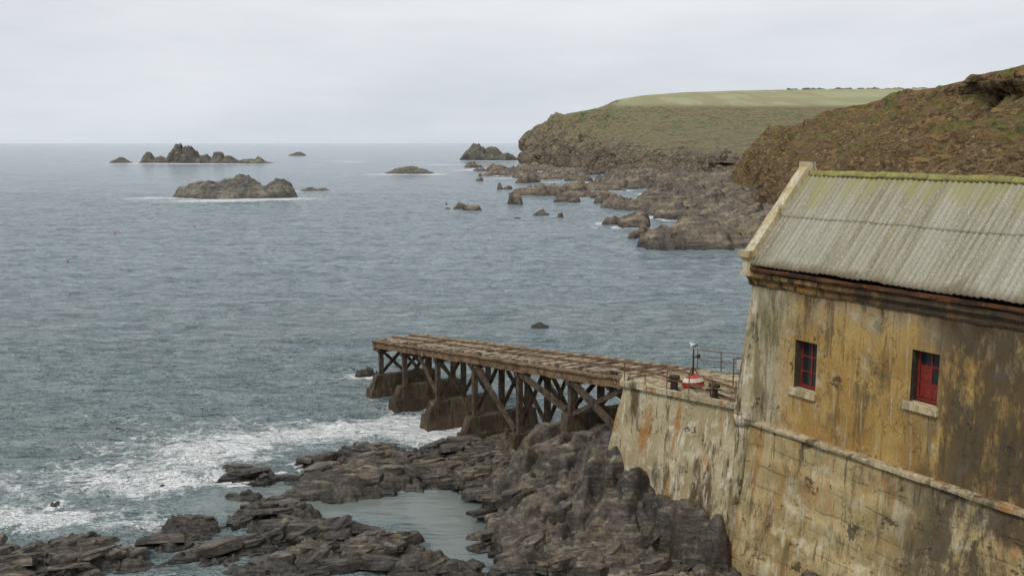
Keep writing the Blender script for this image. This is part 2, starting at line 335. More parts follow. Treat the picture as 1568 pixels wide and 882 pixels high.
def slab(cx,cy,cz,L_,W_,T,ang,tx,ty,sd):
    n=random.randint(6,9);base=len(verts);ph=random.random()*6.28
    rot=Matrix.Rotation(ang,3,'Z')@Matrix.Rotation(tx,3,'X')@Matrix.Rotation(ty,3,'Y')
    th=[ph+(i+random.uniform(-.3,.3))*2*math.pi/n for i in range(n)]
    rr=[random.uniform(.75,1.1) for _ in range(n)]
    lev=[(-T*1.2,1.08),(-T*.1,1.0),(T*.3,.95),(T*.5,.78)]
    for k,(zz,s_) in enumerate(lev):
        for i in range(n):
            sq=max(abs(math.cos(th[i])),abs(math.sin(th[i])))**-.4
            v=Vector((math.cos(th[i])*L_*rr[i]*s_*sq+random.uniform(-.04,.04),math.sin(th[i])*W_*rr[i]*s_*sq+random.uniform(-.04,.04),zz+random.uniform(-.06,.06)*T*2))
            v=rot@v;verts.append((cx+v.x,cy+v.y,cz+v.z))
    c=rot@Vector((random.uniform(-.2,.2)*L_,0,T*.5+random.uniform(-.02,.08)));verts.append((cx+c.x,cy+c.y,cz+c.z));ci=len(verts)-1
    for k in range(3):
        for i in range(n):
            a=base+k*n+i;b=base+k*n+(i+1)%n
            faces.append((a,b,b+n,a+n))
    for i in range(n):faces.append((base+3*n+i,base+3*n+(i+1)%n,ci))
for i in range(N):
    x,y,e,z=px[i],py[i],pe[i],pz[i]
    la=(x-10.7)*.5-(y-44)*.866;lb=(x-10.7)*.866+(y-44)*.5
    if lb>-1.1 and la>-2.2:continue
    if ((x-3.9)*6.4+(y-49.3)*5.5)/8.44>-.7 and x<14 and y<53 and y>42:continue
    smooth=((x+9.4)/3.8)**2+((y-56)/2.8)**2<1
    if e<-.5:continue
    if smooth and random.random()<.9:continue
    if e<1.1:
        if random.random()>.27:continue
        L_=random.uniform(.3,1.6)*random.uniform(.5,1);W_=L_*random.uniform(.34,.7);T=random.uniform(.12,.34)
        slab(x,y,max(z,-.3)+random.uniform(-.16,.03),L_,W_,T,random.gauss(.22,.4),random.gauss(-.18,.13),random.gauss(-.06,.12),i)
    else:
        if random.random()>.022:continue
        L_=random.uniform(.6,1.4);W_=L_*random.uniform(.5,.75);T=random.uniform(.25,.5)
        slab(x,y,z-T*.5,L_,W_,T,random.gauss(.7,.3),random.gauss(-.3,.12),random.gauss(-.2,.12),i)
me=bpy.data.meshes.new('slate_slabs');me.from_pydata(verts,[],faces);me.update();me.materials.append(MAT['rock'])
sl_=bpy.data.objects.new('slate_slabs',me);scene.collection.objects.link(sl_)
# ------------------------------------------------------------------ foreshore mid distance
MR=[(36,196,9.5,15,5.,0),(43,200,10,14,4.2,0),(29,240,6,9,3.4,.2),(54,272,16,20,6.0,0),(42,308,13,16,4.6,.1),(68,325,18,28,7,0),(11.5,276,8.5,5,2.4,0),(9,388,11,10,3.4,0),
(18,233,2.8,2.2,2.0,0),(27,372,10,9,2.4,0),(50,460,19,24,4,0),(2,620,17,22,3.4,0),(22,560,12,16,2.8,0),(-31,800,9,10,3,0),(92,440,28,44,7,0),(-20.5,305,2.8,2,2.1,0),(-13,296,4,4,2.2,0),
(62,235,16,34,4.5,0),(74,385,20,30,5.5,0),(30,330,5,4,2.2,0),(35,420,12,9,2.8,0),(5,560,7,7,2.6,0),(20,300,5,3,2.2,0),(66,530,22,26,5,0),(38,640,20,22,3.6,0),(17,720,16,30,4,0),(58,180,14,40,6,0),(33,520,9,8,2.6,0),(8,500,5,4,2.4,0),(52,350,7,6,2.8,0),(15,430,6,4,2.4,0),
(-20,318,1.6,1.6,1.9,0),(4,262,3,2,2.0,0),(22,262,4,2.5,2.4,0),(-4,430,4,3,2.2,0),(16,336,4,3,2.2,0),(-12,520,5,4,2.4,0),(-18,600,6,5,2.6,0),(1,330,2.6,2,2.0,0),(26,215,2.4,2,2.,0),(20,405,5,3,2.3,0),(-8,690,9,8,3.,0),(-24,700,6,5,2.6,0)]
def mid_base(x,y,warp=True):
    wx=x+fbm(x*.06,y*.06,0,4,41)*9;wy=y+fbm(x*.06,y*.06,0,4,42)*11
    e=np.full(np.shape(x),-2.5)
    for cx,cy,rx,ry,h,a in MR:
        d=((wx-cx)/rx)**2+((wy-cy)/ry)**2
        e=np.maximum(e,-2.5+(h+2.5)*(1-np.minimum(d,1.6)**1.5*.62))
    return e
xs=np.arange(-50,120,.6);ys=np.concatenate([np.arange(150,400,.7),np.arange(400,860,1.5)])
X2,Y2=np.meshgrid(xs,ys)
E2=mid_base(X2,Y2);A2=sst(-2.4,1.,E2)
Z2=E2+A2*(blocks(X2,Y2,61,-.3,14,6,.8,.35,.9,.09,.35)*3.0+blocks(X2,Y2,63,-.2,4.5,1.6,.8,.4,.7,.1,.35)*1.2)+fbm(X2*.25,Y2*.25,0,4,65)*.8*A2+fbm(X2*.08,Y2*.08,0,3,66)*1.8-1.1
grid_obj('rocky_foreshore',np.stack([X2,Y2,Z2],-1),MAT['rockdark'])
# ------------------------------------------------------------------ islets
ISL=[]
def islet(name,cx,cy,rx,ry,peaks,seed,amp=1.,mat=None):
    n=120
    u=np.linspace(-1.25,1.25,n);U,V=np.meshgrid(u,u)
    x=cx+U*rx;y=cy+V*ry
    sc=1./rx
    w=fbm(x*2*sc,y*2*sc,0,4,seed)*.3
    d=(U+w)**2+(V+w)**2
    z=np.full(x.shape,-rx*.15)
    for pu,pw,ph in peaks:
        g=1-np.abs(U+w*.5-pu)/pw;gv=1-np.abs(V+w)*.9
        z=np.maximum(z,ph*np.minimum(1.25*np.clip(g,-1,1),1.)*np.clip(gv*1.3,-.5,1))
    hm=max(p[2] for p in peaks)
    z=np.minimum(z,hm*1.1)*(1)-hm*.9*sst(.75,1.35,d)
    f=np.clip(z/hm+.5,0,1)
    z=z+f*hm*amp*(blocks(x,y,seed+3,.5,rx*.2,rx*.08,1.0,.3,.6,.1)*.3+blocks(x,y,seed+4,.4,rx*.08,rx*.03,1.0,.3,.6,.1)*.16+fbm(x*5*sc,y*5*sc,0,5,seed+5)*.12)
    z=np.where((np.abs(U)>1.2)|(np.abs(V)>1.2),-3.,z)
    ISL.append((cx,cy,rx,ry))
    return grid_obj(name,np.stack([x,y,z],-1),mat or MAT['islet'])
islet('sea_stack',-380,975,11,7,[(0,.9,5)],101,.6)
islet('sea_stack',-350,975,17,12,[(-.1,.5,9.5),(.5,.6,5)],102,.6)
islet('sea_stack',-312,970,25,16,[(-.4,.5,17),(.05,.5,15),(.6,.5,7)],103,.6)
islet('sea_stack',-281,965,23,13,[(-.05,.25,10),(.3,.7,6),(-.6,.6,6)],104,.6)
islet('sea_stack',-245,960,22,9,[(-.2,.9,3.5),(.15,.3,6)],105,.6)
islet('sea_stack',-320,1500,18,9,[(0,.8,5)],106,.5)
islet('rocky_islet',-102,368,25,13,[(-.5,.75,4.2),(.05,.6,6.8),(.6,.42,5.6),(.02,.25,7.4)],107,.75)
islet('rocky_islet',-83,418,7,4,[(-.2,.6,1.3),(.5,.4,.9)],108,.5)
islet('rocky_islet',-66,645,19,10,[(0,.9,4.),(.1,.4,4.8)],109,.6)
islet('rocky_islet',-27,1120,33,18,[(-.35,.6,17),(.1,.5,13),(.5,.6,7)],110,.5)
islet('sea_rock',3,106.7,1.1,.7,[(0,1.,.6)],111,.5,MAT['rock'])
# ------------------------------------------------------------------ headlands (lofted)
def cr(P,n):
    R_=P.shape[0];t=np.linspace(0,R_-1,n);i=np.clip(np.floor(t).astype(int),0,R_-2);f=(t-i).reshape(-1,*([1]*(P.ndim-1)))
    g=lambda k:P[np.clip(k,0,R_-1)]
    p0,p1,p2,p3=g(i-1),g(i),g(i+1),g(i+2)
    return .5*((2*p1)+(-p0+p2)*f+(2*p0-5*p1+4*p2-p3)*f*f+(-p0+3*p1-3*p2+p3)*f**3)
def loft(name,rows,nr,nc,mat,amp,sc,seed,flat,blk):
    P=np.array(rows,float)
    V=cr(P,nr);V=cr(V.transpose(1,0,2),nc).transpose(1,0,2)
    du=np.gradient(V,axis=1);dv=np.gradient(V,axis=0);N=np.cross(du,dv);N/=np.linalg.norm(N,axis=-1,keepdims=True)+1e-9
    N*=np.where(N[...,2:3]<0,-1,1)
    x,y,z=V[...,0]*sc,V[...,1]*sc,V[...,2]*sc
    steep=(1-sst(.85,.985,N[...,2]))
    rocky=1-.6*sst(.45,.9,V[...,2]/35.)
    out=sst(.1,.5,fbm(V[...,0]*.03,V[...,1]*.03,V[...,2]*.05,3,seed+31)+.15)
    n=(ridged(x,y,z*.6,5,seed)-.45)*1.9+fbm(x*3,y*3,z*3,4,seed+9)*.5
    b=blocks(V[...,0]+V[...,2]*.4,V[...,1]+V[...,2]*.5,seed+20,.4,5/sc*.1,3/sc*.1,1.2,.5)*blk*(.5+out)
    a=amp*(flat+(1-flat)*steep)
    V=V+N*((n+b*rocky)*a)[...,None]
    return grid_obj(name,V,mat)
far=[
[(14,985,-6),(8,962,-6),(20,845,-6),(42,700,-6),(62,605,-6),(84,565,-6),(98,500,-6),(106,450,-6),(130,400,-6),(170,380,-6)],
[(15,986,6),(11,968,8),(24,856,6),(45,710,6),(66,614,6),(88,574,6),(102,510,6),(111,460,7),(140,415,6),(180,400,6)],
[(17,988,16),(14,975,20),(28,872,21),(49,725,19),(70,630,18),(93,595,17),(109,540,16),(120,495,15),(160,470,16),(200,450,20)],
[(19,990,23),(18,982,27),(34,918,33),(60,795,32),(86,730,33),(122,715,32),(162,685,29),(192,645,27),(250,600,28),(300,580,30)],
[(22,995,26),(24,992,31),(40,945,41),(66,850,44.5),(94,825,50.5),(148,830,51),(212,820,49),(265,800,47),(350,760,46),(480,700,46)],
[(28,1003,27),(30,1000,34),(50,975,44),(84,925,51),(124,950,62.5),(214,1050,72),(330,1100,76.5),(440,1100,77.5),(600,1100,80),(800,1050,80)],
[(40,1030,20),(60,1040,28),(80,1060,36),(120,1080,44),(180,1150,58),(280,1250,66),(400,1300,70),(520,1300,72),(700,1300,74),(900,1250,74)]]
loft('headland',far,300,700,MAT['far'],6.,.03,201,.05,.55)
near=[
[(90,420,-3),(83,395,-3),(78,350,-3),(72,300,-3),(66,240,-3),(60,185,-3),(55,140,-3),(56,95,-3),(58,50,-3)],
[(94,422,5),(88,396,6),(84,352,6),(78,302,6),(72,242,6),(66,187,6),(60,142,6),(61,95,6),(62,50,6)],
[(98,425,9),(92,396,12),(88,362,16),(86,310,17),(81,250,17),(75,196,17),(67,145,16),(68,95,14),(70,50,14)],
[(104,428,9),(97,395,17),(97,370,24),(101,325,27),(102,268,28.5),(94,210,28),(84,150,26),(80,95,25),(78,50,25)],
[(115,432,8),(104,392,20),(108,375,25.5),(117,350,30.5),(119,300,34),(112,250,34.5),(100.7,203,34.5),(95,140,35),(92,50,35)],
[(150,445,10),(140,420,18),(150,400,24),(170,370,31),(180,320,35),(190,270,38),(190,200,40),(190,120,40),(190,40,40)]]
loft('sea_cliff',near,340,760,MAT['cliff'],3.0,.05,301,.2,.6)
# ------------------------------------------------------------------ sea
def geo(a,b,s,g):
    o=[a]
    while o[-1]<b:o.append(o[-1]+s);s*=g
    return np.array(o)
xs=np.concatenate([-geo(140,9000,2,1.15)[::-1],np.arange(-139,-48,1.),np.arange(-48,14,.27),np.arange(14,131,1.),geo(132,9000,2,1.15)])
ys=np.concatenate([[-300,-50,10,25,33],np.arange(38,100,.27),np.arange(100,400,1.),np.arange(400,1000,2.5),geo(1003,16000,4,1.12)])
X,Y=np.meshgrid(xs,ys)
E=np.where((Y<96)&(X>-48)&(X<34),near_base(X,Y),-1.4)
sh=sst(-1.4,-.75,E)
calm=sst(-1.39,-1.0,E)
pool=np.exp(-(((X+2.6)/2.4)**2+((Y-50.5)/6.5)**2)**2)+np.exp(-(((X+13)/5)**2+((Y-54)/3.)**2)**2)*.8+np.exp(-(((X+4)/8)**2+((Y-53)/3.)**2)**2)*.9
pool=np.clip(pool,0,1)
line=(Y-(64+(X+5)*.56))
expo=sst(-5,1.,line)
F=np.clip(sh*1.0*expo,0,1)*1.0
def blob(cx,cy,rx,ry,a):
    return a*np.exp(-(((X-cx)/rx)**2+((Y-cy)/ry)**2))
for b in[(-12,68.5,7,4,.7),(-18,64,6,3,.65),(-22,56.5,5,2.2,.8),(-26,51.5,5,1.8,.9),(-29,58,7,3,.55),(-7.7,70,4,5,.7),(-4,66,3,4,.75),(-33,53,5,3,.65),(-1,62,3,4,.55),(7,40.2,3,1.2,.8),(-10,80,5,6,.45),(-25,68,10,6,.4),(-18,51,3,2,.55),(-20,60,4,3,.55),(-13,85,2.5,2,.5)]:F=F+blob(*b)
F=F*(1-pool)
mm=(Y>140)&(Y<900)&(X>-60)&(X<125)
Em=np.full(X.shape,-2.5);Em[mm]=mid_base(X[mm],Y[mm])
F=F+sst(-2.5,-1.4,Em)*.95*sst(.25,.5,vn(X*.03,Y*.02,0,91)*.5+.5)
for cx,cy,rx,ry in ISL:
    d=np.sqrt(((X-cx)/(rx*1.3))**2+((Y-cy+ry*.5)/(ry*2.))**2)
    F=np.maximum(F,(1-sst(.6,1.5,d))*(.82+.5*vn(X/rx*2.2,Y/rx*2.2,0,95))*(rx>1.5))
for b in[(-130,360,10,3,.6),(-85,356,14,4,.6),(-160,1010,26,24,1.),(-400,940,70,24,.7),(-300,935,50,20,.7),(-60,900,40,24,1.),(-35,720,20,20,.9),(-5,560,14,14,.8),(20,505,9,8,.8),(-560,820,60,14,1.),(-48,620,14,12,.7),(-85,625,12,12,.8),(-180,1080,40,16,.9),(-90,1000,24,20,.8),(40,500,10,12,.8),(28,215,6,6,.8),(10,680,18,24,1.),(-20,760,20,26,1.),(0,640,14,12,1.)]:F=F+blob(*b)
wa=(1-pool)*(1-.6*calm)*np.clip(1-(Y-150)/600,.0,1)*((Y>36))
xx=X+Y*.15;yy=Y-X*.15
W=(fbm(xx*.10,yy*.32,0,3,5)*.36+(ridged(xx*.3,yy*.8,0,3,6)-.5)*.28)*wa
W+=.06*np.sin((Y-X*.5)*.75+fbm(X*.1,Y*.1,0,2,8)*4)*wa*sst(46,60,Y)*(1-sst(75,110,Y))
V=np.stack([X,Y,W],-1)
m=M('sea_water',.12,.5);p=m.pos();x,y,z=m.sep(p)
f=m.attr('foam');cl=m.attr('calm')
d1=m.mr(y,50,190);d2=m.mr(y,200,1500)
c=m.mix(d1,S(134,148,146),S(158,174,180));c=m.mix(d2,c,S(172,187,197))  # base colour pales with distance, painting haze towards the horizon
c=m.mix(m.mr(m.noise(m.map(p,(.6,1.6,1)),.03,5,.6),.4,.65,0,.35),c,S(136,154,160))
c=m.mix(m.ma('MULTIPLY',cl,.7),c,S(100,102,94))
b1=m.noise(m.map(p,(.45,1.2,1),(0,0,R(-8))),.6,5,.65,.5);b2=m.noise(m.map(p,(.7,1.5,1),(0,0,R(10))),2.4,4,.6,.3);b3=m.noise(m.map(p,(.35,1.3,1)),.15,4,.62)
st=m.ma('SUBTRACT',1.,m.ma('MULTIPLY',cl,.96))
n=m.bump(b3,m.ma('MULTIPLY',st,1.),5.5);n=m.bump(b1,m.ma('MULTIPLY',st,1.),1.9,n);n=m.bump(b2,m.ma('MULTIPLY',st,1.),.38,n)
tr=m.ma('ADD',m.ma('MULTIPLY',b1,.65),m.ma('MULTIPLY',b3,.35))
c=m.mix(m.ma('MAXIMUM',m.mr(tr,.42,.54),cl),m.mix(.55,c,S(88,110,114)),c)  # ripple shading painted in: wave troughs get a darker base colour
wp=m.t.nodes.new('ShaderNodeVectorMath');wp.operation='ADD'
nn=m.t.nodes.new('ShaderNodeTexNoise');nn.inputs['Scale'].default_value=.9;nn.inputs['Detail'].default_value=4;m.set(nn.inputs['Vector'],p)
sc_=m.t.nodes.new('ShaderNodeVectorMath');sc_.operation='SCALE';m.set(sc_.inputs[0],nn.outputs['Color']);sc_.inputs['Scale'].default_value=2.2
m.set(wp.inputs[0],p);m.set(wp.inputs[1],sc_.outputs[0])
la=m.vor(m.map(wp.outputs[0],(.7,1.2,.2)),.9)
lac=m.mr(la,.03,.16,1,0)
fn=m.noise(m.map(wp.outputs[0],(.6,1.2,.3)),1.0,8,.75);fn2=m.noise(p,7,5,.8);fn3=m.noise(m.map(p,(.4,1,1)),.16,4,.6)
v=m.ma('ADD',f,m.ma('MULTIPLY',m.ma('SUBTRACT',fn,.5),2.2));v=m.ma('ADD',v,m.ma('MULTIPLY',m.ma('SUBTRACT',fn3,.5),1.2))
fa=m.ma('MULTIPLY',m.mr(v,.62,.9),m.mr(fn2,.3,.5,.5,1))
lb=m.ma('MULTIPLY',m.ma('MULTIPLY',lac,m.mr(v,.3,.7)),m.mr(fn2,.4,.6,.2,.9))
wc=m.noise(m.map(p,(.35,1.4,1)),.5,8,.72)
wcm=m.ma('MULTIPLY',m.mr(wc,.69,.73),.6)
ff=m.ma('MAXIMUM',m.ma('MAXIMUM',fa,lb),wcm)
c=m.mix(ff,c,S(240,242,240))
m.b.inputs['IOR'].default_value=1.33
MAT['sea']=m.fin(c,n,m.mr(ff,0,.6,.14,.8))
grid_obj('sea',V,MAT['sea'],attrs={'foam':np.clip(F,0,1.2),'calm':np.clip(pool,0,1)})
# ------------------------------------------------------------------ lifeboat house
house=empty('lifeboat_house',(10.7,44,0),R(-60))
L=21.
wins=[(2.76,3.96,9.6,11.7),(8.6,9.78,10.33,12.34),(14.5,15.7,10.6,12.6)]
def brk(a,b,cuts,step):
    pts=sorted({a,b,*cuts});o=[]
    for i in range(len(pts)-1):
        n=max(1,int(math.ceil((pts[i+1]-pts[i])/step)));o+=[pts[i]+(pts[i+1]-pts[i])*k/n for k in range(n)]
    return o+[b]
bm=bmesh.new()
A_=brk(0,L,[w for q in wins for w in q[:2]],.3);Z_=brk(7.5,14.4,[w for q in wins for w in q[2:]],.3)
vd={}
def gv(i,j):
    if (i,j) not in vd:
        a,z=A_[i],Z_[j];b=float(fbm(a*.8,z*.8,0,3,400))*.025
        vd[(i,j)]=bm.verts.new((a,b,z))
    return vd[(i,j)]
for i in range(len(A_)-1):
    for j in range(len(Z_)-1):
        ca=(A_[i]+A_[i+1])/2;cz=(Z_[j]+Z_[j+1])/2
        if any(w[0]<ca<w[1] and w[2]<cz<w[3] for w in wins):continue
        bm.faces.new((gv(i,j),gv(i+1,j),gv(i+1,j+1),gv(i,j+1)))
me=bm_obj('front_wall',bm,MAT['wallU'],house,True)
W2=6.2
bm=bmesh.new() # gables + back wall
for a0,a1 in((0.004,.4),(L-.4,L)):
    pts=[(.03,7.5),(W2,7.5),(W2,14.5),(W2/2,18.5),(.03,14.4)]
    lo=[bm.verts.new((a0,b,z)) for b,z in pts];hi=[bm.verts.new((a1,b,z)) for b,z in pts]
    bm.faces.new(lo);bm.faces.new(hi[::-1])
    for i in range(5):bm.faces.new((lo[i],lo[(i+1)%5],hi[(i+1)%5],hi[i]))
box(bm,.4,L-.4,W2-.4,W2-.002,7.5,14.5)
bm_obj('gable_and_back_walls',bm,MAT['wallU'],house)
bm=bmesh.new()
prof=[(7.5,-.12,-.10),(6.2,-.2,-.2),(4.4,-.32,-.34),(3.2,-.75,-.5),(1.6,-1.25,-.75),(-1.2,-1.6,-1.1)]
for k in range(len(prof)-1):
    z1,a1,b1=prof[k];z0,a0,b0=prof[k+1]
    frust(bm,(a0,L+.1,b0,W2+.3,z0),(a1,L+.1,b1,W2+.3,z1))
bmesh.ops.remove_doubles(bm,verts=bm.verts,dist=.001)
roughen(bm,.5,.09,.9,410)
bm_obj('lower_wall',bm,MAT['wallL'],house,True)
def sweep(name,prof,a0,a1,mat,smooth=False,amp=.012,seed=1):
    bm=bmesh.new();n=int((a1-a0)/.3);rings=[]
    for i in range(n+1):
        a=a0+(a1-a0)*i/n
        rings.append([bm.verts.new((a,b+float(vn(a*1.3,k*3.1,0,seed))*amp,z+float(vn(a*1.1,k*2.1,5,seed))*amp)) for k,(b,z) in enumerate(prof)])
    m_=len(prof)
    for i in range(n):
        for k in range(m_):
            bm.faces.new((rings[i][k],rings[i+1][k],rings[i+1][(k+1)%m_],rings[i][(k+1)%m_]))
    bm.faces.new(rings[0]);bm.faces.new(rings[-1][::-1])
    return bm_obj(name,bm,mat,house,smooth)
sweep('string_course',[(.1,7.42),(-.2,7.42),(-.3,7.48),(-.3,7.6),(-.16,7.68),(.1,7.7)],-.3,L+.1,MAT['conc'],amp=.03)
sweep('cornice',[(.1,13.72),(-.06,13.72),(-.1,13.82),(-.1,13.95),(-.22,14.08),(-.28,14.12),(-.28,14.32),(.1,14.34)],-.12,L+.1,MAT['trim'],seed=4,amp=.02)
sweep('rusty_gutter',[(-.12,14.36),(-.34,14.36),(-.42,14.42),(-.42,14.56),(-.36,14.56),(-.34,14.46),(-.12,14.46)],-.05,L+.1,MAT['gutter'],seed=7,amp=.03)
bm=bmesh.new()
frust(bm,(-.35,.85,-.5,.2,7.7),(-.02,.4,-.04,.2,13.0))
roughen(bm,.5,.03,1.2,420)
bm_obj('corner_buttress',bm,MAT['conc'],house)
bm=bmesh.new()
tube(bm,(-.15,-.35,3.7),(-.05,-.2,7.35),.36,14,.3);tube(bm,(-.05,-.2,7.34),(-.05,-.2,7.8),.42,14,.40);tube(bm,(-.05,-.2,7.8),(-.05,-.16,8.0),.40,14,.15)
roughen(bm,.6,.02,1.4,421)
bm_obj('corner_column',bm,MAT['conc'],house,True)
bs,bf,bg,bd_,br=[bmesh.new() for _ in range(5)]
for k,(a0,a1,z0,z1) in enumerate(wins):
    D=.5
    for q in([(a0,0,z0),(a0,D,z0),(a0,D,z1),(a0,0,z1)],[(a1,0,z0),(a1,0,z1),(a1,D,z1),(a1,D,z0)],[(a0,0,z1),(a0,D,z1),(a1,D,z1),(a1,0,z1)],[(a0,0,z0),(a1,0,z0),(a1,D,z0),(a0,D,z0)]):
        br.faces.new([br.verts.new(v) for v in q])
    box(bs,a0-.22,a1+.1,-.16,.3,z0-.3,z0+.02)
    y0,y1=.36,.44;w=.11
    box(bf,a0+.02,a0+w,y0,y1,z0+.03,z1);box(bf,a1-w,a1-.02,y0,y1,z0+.03,z1);box(bf,a0+w,a1-w,y0,y1,z1-w,z1-.003);box(bf,a0+w,a1-w,y0,y1,z0+.03,z0+.05+w)
    mid=(a0+a1)/2;box(bf,mid-.04,mid+.04,y0+.01,y1-.01,z0+.16,z1-w);box(bf,a0+w,a1-w,y0+.013,y1-.013,z0+1.35,z0+1.42);box(bf,a0+w,a1-w,y0+.013,y1-.013,z0+.7,z0+.76)
    if k==1:box(bf,a0+.14,mid,y0+.02,y1-.02,z0+.2,z0+1.4);box(bf,mid,a1-.14,y0+.02,y1-.02,z0+.2,z0+.72)
    box(bg,a0+.05,a1-.05,y1-.035,y1-.02,z0+.05,z1-.03)
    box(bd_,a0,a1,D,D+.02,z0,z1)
bm_obj('window_reveals',br,MAT['plinth'],house);bm_obj('window_sills',bs,MAT['cop'],house,bevel=.03);bm_obj('window_frames',bf,MAT['redpaint'],house);bm_obj('window_glass',bg,MAT['glass'],house);bm_obj('window_interior',bd_,MAT['dark'],house)
eb,ez,rb,rz=-.34,14.68,W2/2,18.62
def slope(name,b0,z0,b1,z1,t0,t1,off,a0,a1,per=.26,amp=.035):
    n=int((a1-a0)/per*8);a=np.linspace(a0,a1,n);t=np.linspace(t0,t1,24)
    AA,TT=np.meshgrid(a,t)
    dl=math.hypot(b1-b0,z1-z0);nb,nz=-(z1-z0)/dl*(1 if b1>b0 else -1),abs(b1-b0)/dl
    h=amp*np.sin(AA/per*2*math.pi)+off+.012*vn(np.floor(AA/1.04),0*AA,0,5)+.012*fbm(AA*.6,TT*3,0,2,7)
    jag=(vn(np.floor(AA/1.04),np.zeros_like(AA),0,15)*.008)*(TT<t0+.02)
    TT=TT+jag
    B=b0+(b1-b0)*TT+h*nb;Zz=z0+(z1-z0)*TT+h*nz
    o=grid_obj(name,np.stack([AA,B,Zz],-1),MAT['roof'],parent=house)
    s=o.modifiers.new('s','SOLIDIFY');s.thickness=.012
    return o
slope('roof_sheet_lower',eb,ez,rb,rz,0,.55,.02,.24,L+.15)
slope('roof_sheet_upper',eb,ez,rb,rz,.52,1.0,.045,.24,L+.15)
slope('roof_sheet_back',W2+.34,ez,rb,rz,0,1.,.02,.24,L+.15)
bm=bmesh.new()
for i in range(int(L/.9)):
    a=.22+i*.9;dz_=random.uniform(-.015,.015)
    frust(bm,(a,a+.89,rb-.22,rb+.22,rz-.1+dz_),(a,a+.89,rb-.07,rb+.07,rz+.13+dz_))
roughen(bm,.22,.05,3.,430)
bm_obj('mossy_ridge',bm,MAT['moss'],house,True)
bm=bmesh.new()
dl=math.hypot(rb-eb,rz-ez);nb,nz=-(rz-ez)/dl,(rb-eb)/dl
def cop(b0,z0,b1,z1,n,th,a0,a1):
    nb,nz=n
    hexa(bm,[(a0,b0,z0),(a1,b0,z0),(a1,b1,z1),(a0,b1,z1),(a0,b0+nb*th,z0+nz*th),(a1,b0+nb*th,z0+nz*th),(a1,b1+nb*th,z1+nz*th),(a0,b1+nb*th,z1+nz*th)])
cop(-.30,14.75,rb,rz+.05,(nb,nz),.34,-.2,.3)
cop(W2+.30,14.75,rb,rz+.05,(-nb,nz),.34,-.2,.3)
cop(-.30,14.75,rb,rz+.05,(nb,nz),.34,L-.3,L+.2);cop(W2+.30,14.75,rb,rz+.05,(-nb,nz),.34,L-.3,L+.2)
box(bm,-.26,.34,rb-.2,rb+.2,rz+.1,rz+.5)
roughen(bm,.5,.02,1.5,431);bm_obj('gable_coping',bm,MAT['cop'],house)
bm=bmesh.new();box(bm,-.26,.36,-.62,.3,15.0,15.28);box(bm,-.2,.3,-.42,.3,14.34,15.0);box(bm,-.26,.34,-.46,.3,14.15,14.34)
roughen(bm,.4,.015,1.5,432);bm_obj('kneeler',bm,MAT['cop'],house)
# ------------------------------------------------------------------ apron & retaining wall
apron=empty('retaining_wall')
bm=bmesh.new()
top=[(5.58,48.5),(10.35,44.15),(10.9,44.3),(16.2,47.2),(16.4,48.6),(9.75,52.2),(5.95,49.98)]
bot=[(3.9,49.3),(9.4,42.9),(10.9,44),(16.2,47.2),(16.4,48.6),(9.75,52.2),(4.6,50.6)]
t=[bm.verts.new((x,y,8.0)) for x,y in top];b=[bm.verts.new((x,y,0)) for x,y in bot]
bm.faces.new(t)
for i in range(7):bm.faces.new((b[i],b[(i+1)%7],t[(i+1)%7],t[i]))
roughen(bm,.6,.07,.8,440)
bm_obj('wall_body',bm,MAT['conc'],apron)
bm=bmesh.new();beam(bm,(5.55,48.42,8.12),(10.3,44.05,8.12),.32,.24);beam(bm,(5.5,48.35,8.12),(5.85,49.9,8.12),.3,.22)
roughen(bm,.5,.02,1.2,441);bm_obj('wall_kerb',bm,MAT['conc'],apron)
rail=empty('railing');bm=bmesh.new()
def railrun(p,q,n,h=1.05,z=8.2,skip=()):
    p=Vector((*p,z));q=Vector((*q,z))
    for i in range(n+1):
        c=p.lerp(q,i/n);tube(bm,c,c+Vector((random.uniform(-.03,.03),random.uniform(-.03,.03),h)),.028,6)
    for k in(.5,.97):
        tube(bm,p+Vector((0,0,h*k)),q+Vector((0,0,h*k)),.02,6)
railrun((5.6,48.4),(10.2,44.2),5)
bm_obj('rails',bm,MAT['rust'],rail)
bm=bmesh.new();railrun((9.9,52.0),(15.6,48.9),5,1.1,8.0);o=bm_obj('railing_back',bm,MAT['rust'],None);o.name='railing.001'
